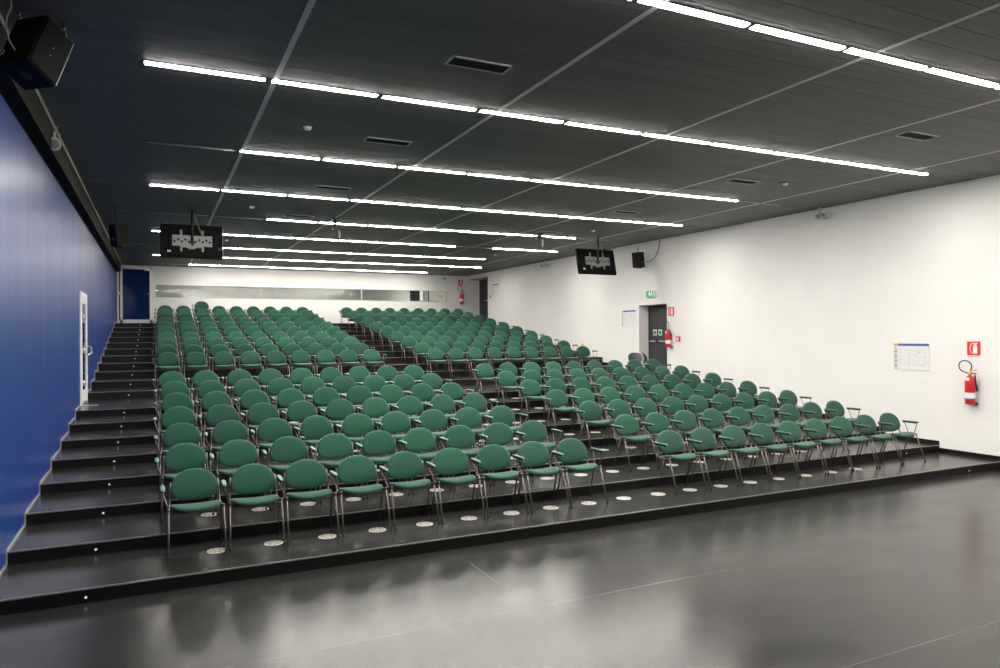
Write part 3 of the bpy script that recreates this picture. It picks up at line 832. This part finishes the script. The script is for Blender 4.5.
mb = MB(); mb.tube([loc_(p) for p in CABLE], 0.007, M_GREYT, 6)
mb.tube([(-0.13+0.025*math.cos(a), -0.155, -0.14+0.03*math.sin(a)) for a in [2*PI*k/10 for k in range(11)]], 0.005, M_GREYT, 6); mb.build('cable', t)

def small_speaker(loc, rot, side, label):
    t = thing('loudspeaker', label, 'loudspeaker', loc, 0, 'black loudspeakers'); t.rotation_euler = rot
    mb = MB()
    # trapezoid cabinet: wide at the front (+y), narrow at the back
    pf = [(-0.15, 0.13), (0.15, 0.13), (0.10, -0.13), (-0.10, -0.13)]
    v0 = [mb.bm.verts.new((x, y, -0.22)) for x, y in pf]; v1 = [mb.bm.verts.new((x, y, 0.22)) for x, y in pf]
    fs = [mb.face(v0[::-1], M_SPK), mb.face(v1, M_SPK)] + [mb.face([v0[i], v0[(i+1) % 4], v1[(i+1) % 4], v1[i]], M_SPK) for i in range(4)]
    r = bmesh.ops.bevel(mb.bm, geom=list({e for f in fs for e in f.edges}), offset=0.012, segments=2, affect='EDGES')
    mb.build('cabinet', t)
    mb = MB(); mb.box((-0.135, 0.13, -0.205), (0.135, 0.138, 0.205), M_SPKG, bev=0.003); mb.build('grille', t)
    mb = MB(); mb.box((-0.03, -0.134, -0.10), (0.03, -0.128, -0.04), M_BLUELED); mb.build('socket_plate', t)
    mb = MB(); mb.box((-0.12, -0.03, -0.245), (0.12, 0.03, -0.218), M_BLACK); mb.tube([(0, 0, 0.2), (0, 0, 0.36)], 0.012, M_BLACK); mb.build('bracket', t)
    return t
t = small_speaker((-0.70, 16.45, 4.37), (math.radians(8), 0, math.radians(-48)), 1, 'small black loudspeaker hung by the blue wall')
mb = MB(); mb.tube([(0, 0, 0.34), (0, 0, 0.62)], 0.012, M_BLACK); mb.build('ceiling_rod', t)
t = small_speaker((12.50, 16.72, 4.42), (math.radians(10), math.radians(-14), math.radians(25)), -1, 'small black loudspeaker mounted high on the white wall')
_v = Vector((math.sin(math.radians(36)), math.cos(math.radians(36)), 0))
t.rotation_euler = (Matrix.Rotation(math.radians(-11), 4, _v) @ Matrix.Rotation(math.radians(22), 4, 'Z') @ Matrix.Rotation(math.radians(8), 4, 'X')).to_euler()
Mi = (Matrix.Translation(t.location) @ Euler(t.rotation_euler).to_matrix().to_4x4()).inverted()
mb = MB(); mb.tube([Mi @ Vector(p) for p in ((12.56, 16.60, 4.38), (12.68, 16.50, 4.36), (12.79, 16.38, 4.44), (12.82, 16.24, 4.66), (12.82, 16.16, 4.95))], 0.009, M_DGREY, 6); mb.build('cable', t)

# ------------------------------------------------------------------ wall cameras / spotlights
def wall_lamp(loc, rotz, pitch, label, twin=False):
    t = thing('wall_camera', label, 'camera', loc, rotz, 'small cameras high on the walls')
    R_ = Matrix.Rotation(pitch, 4, 'X')
    mb = MB(); mb.lathe([(0.0, -0.12), (0.05, -0.12), (0.062, -0.10), (0.062, 0.10), (0.052, 0.112), (0.045, 0.10), (0, 0.10)], M_CERAMIC, 18,
                        Matrix.Rotation(PI/2, 4, 'X') @ Matrix.Rotation(pitch, 4, 'X')); mb.build('body', t)
    mb = MB(); mb.lathe([(0.046, 0.101), (0.02, 0.108), (0, 0.11)], M_BRKT, 16, Matrix.Rotation(PI/2, 4, 'X') @ Matrix.Rotation(pitch, 4, 'X')); mb.build('lens', t)
    mb = MB(); mb.tube([(0, 0.03, 0.05), (0, 0.05, 0.13), (0, 0.05, 0.17)], 0.016, M_LGREY, 10); mb.box((-0.035, 0.01, 0.16), (0.035, 0.09, 0.185), M_LGREY, bev=0.004); mb.build('bracket', t)
    if twin:
        mb = MB(); mb.lathe([(0.0, -0.07), (0.05, -0.07), (0.055, 0.05), (0, 0.06)], M_CERAMIC, 16, Matrix.Translation((0.15, 0.05, 0.01)) @ Matrix.Rotation(PI/2, 4, 'Y')); mb.build('junction_box', t)
    return t
wall_lamp((-1.15, 10.47, 4.735), 0.1, 0.25, 'grey cylindrical camera on the trunking above the blue wall').scale = (1.3, 1.3, 1.3)
wall_lamp((12.66, 10.66, 4.775), -1.1, 0.2, 'grey twin camera under the ceiling, nearest on the white wall', True)
wall_lamp((12.66, 22.6, 4.775), -1.1, 0.2, 'grey twin camera under the ceiling, far along the white wall', True)

# ------------------------------------------------------------------ signs, posters, extinguishers
# helper frame for things on the right wall: local +x = along -y (rightwards seen from the room), +y up, +z out of the wall (-x)
def right_wall(y, z, off=0.0):
    return Matrix(((0, 0, -1, XR-off), (-1, 0, 0, y), (0, 1, 0, z), (0, 0, 0, 1)))
def back_wall(x, z, off=0.0):
    return Matrix(((1, 0, 0, x), (0, 0, -1, YB-off), (0, 1, 0, z), (0, 0, 0, 1)))
def place(t, M): t.matrix_world = M; t.matrix_basis = M
def fire_sign(M, w, h, label):
    t = thing('fire_extinguisher_sign', label, 'sign', group='fire extinguisher signs'); place(t, M)
    mb = MB(); mb.box((-w/2, -h/2, 0.001), (w/2, h/2, 0.006), M_SIGNW); mb.box((-w/2, -h/2, 0.005), (w/2, h/2, 0.0075), M_REDSIGN); mb.build('plate', t)
    mb = MB()
    # white pictogram of an extinguisher
    o = [(-0.055, -0.38), (0.27, -0.38), (0.27, 0.10), (0.20, 0.24), (0.02, 0.24), (-0.055, 0.10)]
    vs = [mb.bm.verts.new((u*w, v*h, 0.0085)) for u, v in o]; mb.face(vs, M_SIGNW)
    mb.box((0.03*w, 0.24*h, 0.0075), (0.19*w, 0.36*h, 0.0085), M_SIGNW); mb.box((-0.02*w, 0.32*h, 0.0075), (0.30*w, 0.38*h, 0.0085), M_SIGNW)
    mb.tube([(0.02*w, 0.36*h, 0.008), (-0.12*w, 0.36*h, 0.008), (-0.24*w, 0.22*h, 0.008), (-0.27*w, 0.0, 0.008), (-0.24*w, -0.22*h, 0.008), (-0.16*w, -0.36*h, 0.008)], 0.035*w, M_SIGNW, 6)
    mb.build('pictogram', t)
    mb = MB(); mb.box((-w/2, -h/2-0.17*h, 0.001), (w/2, -h/2-0.01, 0.005), M_SIGNW); mb.build('caption_strip', t)
    text('ESTINTORE', w*0.17, M_GREYT, t, Matrix.Translation((0, -h/2-0.095*h, 0.006)))
    return t
fire_sign(right_wall(7.605, 2.02), 0.225, 0.24, 'red fire extinguisher sign on the white wall, nearest to the viewer')
fire_sign(right_wall(15.71, 2.915), 0.25, 0.235, 'red fire extinguisher sign right of the exit door recess')
fire_sign(back_wall(12.47, 4.66), 0.235, 0.235, 'small red fire extinguisher sign on the back wall')

def extinguisher(M, label, s=1.0, turn=0.0):
    t = thing('fire_extinguisher', label, 'fire extinguisher', group='red fire extinguishers')
    place(t, M @ Matrix.Scale(s, 4))
    t.matrix_basis = t.matrix_world
    A = Matrix.Translation((0, 0, 0.11)) @ Matrix.Rotation(-PI/2, 4, 'X') @ Matrix.Rotation(turn, 4, 'Z')
    mb = MB(); mb.lathe([(0, -0.02), (0.066, -0.02), (0.075, -0.005), (0.075, 0.36), (0.068, 0.40), (0.045, 0.435), (0.024, 0.45), (0.024, 0.47), (0, 0.47)], M_RED, 24, A)
    b = mb.build('cylinder', t)
    mb = MB(); mb.lathe([(0.076, 0.07), (0.0765, 0.072), (0.0765, 0.17), (0.076, 0.172)], M_SIGNW, 24, A); mb.lathe([(0.0768, 0.062), (0.0768, 0.078)], M_BLUES, 24, A); mb.build('label_band', b)
    mb = MB(); mb.box((-0.03, 0.37, 0.182), (0.03, 0.42, 0.19), M_SIGNW); mb.build('inspection_tag', b)
    mb = MB(); mb.box((-0.02, 0.47, 0.09), (0.02, 0.505, 0.14), M_YELLOW, bev=0.004)
    mb.tube([(-0.01, 0.50, 0.11), (0.05, 0.535, 0.11), (0.10, 0.55, 0.11)], 0.009, M_YELLOW, 6); mb.tube([(0.0, 0.485, 0.11), (0.06, 0.49, 0.11), (0.10, 0.475, 0.11)], 0.009, M_DGREY, 6); mb.build('valve', t)
    hp = [(-0.01, 0.48, 0.11)] + [(-0.075+0.105*math.cos(a), 0.60+0.095*math.sin(a), 0.11+0.01*math.sin(a)) for a in [math.radians(255 - 300*k/14) for k in range(15)]]
    mb = MB(); mb.tube(hp, 0.0095, M_BLACK, 8); mb.build('hose', t)
    mb = MB(); mb.tube([(0.07, 0.46, 0.10), (0.085, 0.30, 0.09), (0.085, 0.20, 0.06)], 0.011, M_BLACK, 8, r1=0.016); mb.build('nozzle', t)
    mb = MB(); mb.box((-0.03, 0.28, 0.0), (0.03, 0.36, 0.035), M_DGREY); mb.box((-0.02, -0.03, 0.0), (0.06, 0.01, 0.05), M_DGREY); mb.build('wall_bracket', t)
    return t
extinguisher(right_wall(7.605, 1.07), 'red fire extinguisher on the white wall under the nearest sign', 1.06)
extinguisher(right_wall(15.72, 1.94), 'red fire extinguisher right of the exit door recess')
extinguisher(back_wall(12.47, 3.70), 'red fire extinguisher on the back wall by the black door', 1.15)

def plan_poster(M, w, h, label, portrait=False):
    t = thing('evacuation_plan', label, 'poster', group='evacuation plans on the white wall'); place(t, M)
    mb = MB(); mb.box((-w/2, -h/2, 0.001), (w/2, h/2, 0.010), M_PAPER); mb.build('board', t)
    mb = MB(); mb.box((-w/2+0.125*w, h/2-0.09*h, 0.010), (w/2, h/2, 0.0115), M_BLUES); mb.build('title_bar', t)
    mb = MB(); mb.box((-w/2, h/2-0.09*h, 0.010), (-w/2+0.12*w, h/2, 0.0115), M_ORANGE); mb.build('corner_mark', t)
    mb = MB(); mb.box((-w/2+0.01*w, -h/2, 0.010), (-w/2+0.115*w, h/2-0.11*h, 0.011), M_LGREY)
    for k in range(9): mb.box((-w/2+0.02*w, -h/2+0.03*h+0.09*h*k, 0.011), (-w/2+0.10*w, -h/2+0.08*h+0.09*h*k, 0.012), M_GREYT if k % 2 else M_PIN)
    mb.build('legend', t)
    mb = MB()
    rs = random.Random(5)
    def ln(a, b):
        mb.box((-w/2+a[0]*w, -h/2+a[1]*h, 0.010), (-w/2+b[0]*w, -h/2+b[1]*h, 0.0112), M_LGREY)
    for (x0, y0, x1, y1) in ((0.2, 0.2, 0.9, 0.75), (0.2, 0.5, 0.45, 0.75), (0.45, 0.3, 0.7, 0.75), (0.7, 0.2, 0.9, 0.5), (0.2, 0.2, 0.45, 0.5)):
        ln((x0, y0), (x1, y0+0.012)); ln((x0, y1), (x1, y1+0.012)); ln((x0, y0), (x0+0.008, y1)); ln((x1, y0), (x1+0.008, y1))
    for k in range(6):
        xx, yy = rs.uniform(0.2, 0.85), rs.uniform(0.1, 0.7); mb.box((-w/2+xx*w, -h/2+yy*h, 0.010), (-w/2+(xx+0.04)*w, -h/2+(yy+0.03)*h, 0.0114), M_PIN)
    mb.build('floor_plan', t)
    return t
plan_poster(right_wall(8.75, 1.84), 0.70, 0.50, 'large evacuation plan on the white wall, nearest to the viewer')
plan_poster(right_wall(17.68, 2.75), 0.70, 0.50, 'evacuation plan left of the exit door recess')
plan_poster(right_wall(27.05, 4.15), 0.66, 0.50, 'evacuation plan at the far end of the white wall')

def call_point(M, label, s=0.11):
    t = thing('fire_alarm_button', label, 'alarm button', group='red alarm buttons'); place(t, M)
    mb = MB(); mb.box((-s/2, -s/2, 0.0), (s/2, s/2, 0.045), M_RED, bev=0.006); mb.build('box', t)
    mb = MB(); mb.box((-s*0.3, -s*0.3, 0.045), (s*0.3, s*0.3, 0.048), M_SIGNW); mb.lathe([(0.018, 0), (0, 0.004)], M_RED, 10, Matrix.Translation((0, 0, 0.048))); mb.build('window', t)
call_point(right_wall(15.40, 2.15), 'red alarm button right of the exit door extinguisher', 0.14)
call_point(right_wall(27.56, 3.90), 'red alarm button beside the far corner recess', 0.10)

t = thing('exit_sign', 'green and white lit exit sign above the recessed door', 'sign'); place(t, right_wall(16.55, 3.44))
mb = MB(); mb.box((-0.20, -0.10, 0.0), (0.20, 0.10, 0.07), M_CERAMIC, bev=0.008); mb.build('housing', t)
mb = MB(); mb.box((-0.185, -0.085, 0.070), (0.13, 0.085, 0.074), M_GREENLIT); mb.build('panel', t)
mb = MB()
def poly(pts):
    vs = [mb.bm.verts.new((x, y, 0.0755)) for x, y in pts]; mb.face(vs, M_WHITELIT)
poly([(-0.085, 0.0), (-0.035, -0.055), (0.015, 0.0)]); mb.box((-0.048, -0.01, 0.074), (-0.022, 0.065, 0.0755), M_WHITELIT)           # arrow down
mb.lathe([(0.014, 0), (0, 0.001)], M_WHITELIT, 10, Matrix.Translation((0.075, 0.06, 0.0745)))                                          # running figure
for a, b, r in (((0.07, 0.045), (0.06, 0.0), 0.012), ((0.06, 0.0), (0.085, -0.03), 0.008), ((0.085, -0.03), (0.08, -0.06), 0.008), ((0.06, 0.0), (0.03, -0.02), 0.008), ((0.03, -0.02), (0.02, -0.05), 0.008), ((0.07, 0.04), (0.10, 0.015), 0.007), ((0.07, 0.04), (0.04, 0.025), 0.007)):
    mb.tube([(a[0], a[1], 0.075), (b[0], b[1], 0.075)], r, M_WHITELIT, 6)
mb.build('pictogram', t)
mb = MB(); mb.box((0.14, -0.06, 0.07), (0.19, 0.06, 0.073), M_LGREY); mb.build('test_panel', t)

t = thing('exit_light', 'tiny green exit light high on the back wall', 'sign'); place(t, back_wall(11.68, 4.82))
mb = MB(); mb.box((-0.075, -0.07, 0.0), (0.075, 0.07, 0.05), M_CERAMIC, bev=0.006); mb.build('housing', t)
mb = MB(); mb.box((-0.05, -0.055, 0.05), (0.05, 0.045, 0.054), M_GREENLIT); mb.build('panel', t)
t = thing('wall_switch', 'small grey switch plate on the back wall by the extinguisher', 'switch'); place(t, back_wall(13.12, 3.55))
mb = MB(); mb.box((-0.06, -0.04, 0.0), (0.06, 0.04, 0.012), M_LGREY, bev=0.003); mb.build('plate', t)
mb = MB(); mb.box((-0.02, -0.02, 0.012), (0.02, 0.02, 0.016), M_CERAMIC); mb.build('rocker', t)

# ------------------------------------------------------------------ camera
cam = bpy.data.cameras.new('camera'); co = bpy.data.objects.new('camera', cam); C.objects.link(co)
cam.sensor_width = 36; cam.lens = 712.19/1000*36; cam.clip_end = 200
Fv = Vector((0.4340401952450657, 0.9008932260816944, -0.0007100082689723285))
Rv = Vector((0.9008777844648147, -0.4340371420481293, -0.005565678795868602))
Uv = Vector((0.005322252285639835, -0.0017760976349266407, 0.9999842594300168))
co.matrix_world = Matrix(((Rv.x, Uv.x, -Fv.x, 0), (Rv.y, Uv.y, -Fv.y, 0), (Rv.z, Uv.z, -Fv.z, CAMZ), (0, 0, 0, 1)))
sc = bpy.context.scene
sc.camera = co
w = bpy.data.worlds.new('world'); sc.world = w; w.use_nodes = True
w.node_tree.nodes['Background'].inputs[0].default_value = (0.5, 0.52, 0.55, 1)
w.node_tree.nodes['Background'].inputs[1].default_value = 0.0
vs = sc.view_settings
sc.display_settings.display_device = 'sRGB'
vs.view_transform = 'Standard'; vs.look = 'None'; vs.gamma = 1.0; vs.use_curve_mapping = False
vs.exposure = 0.0
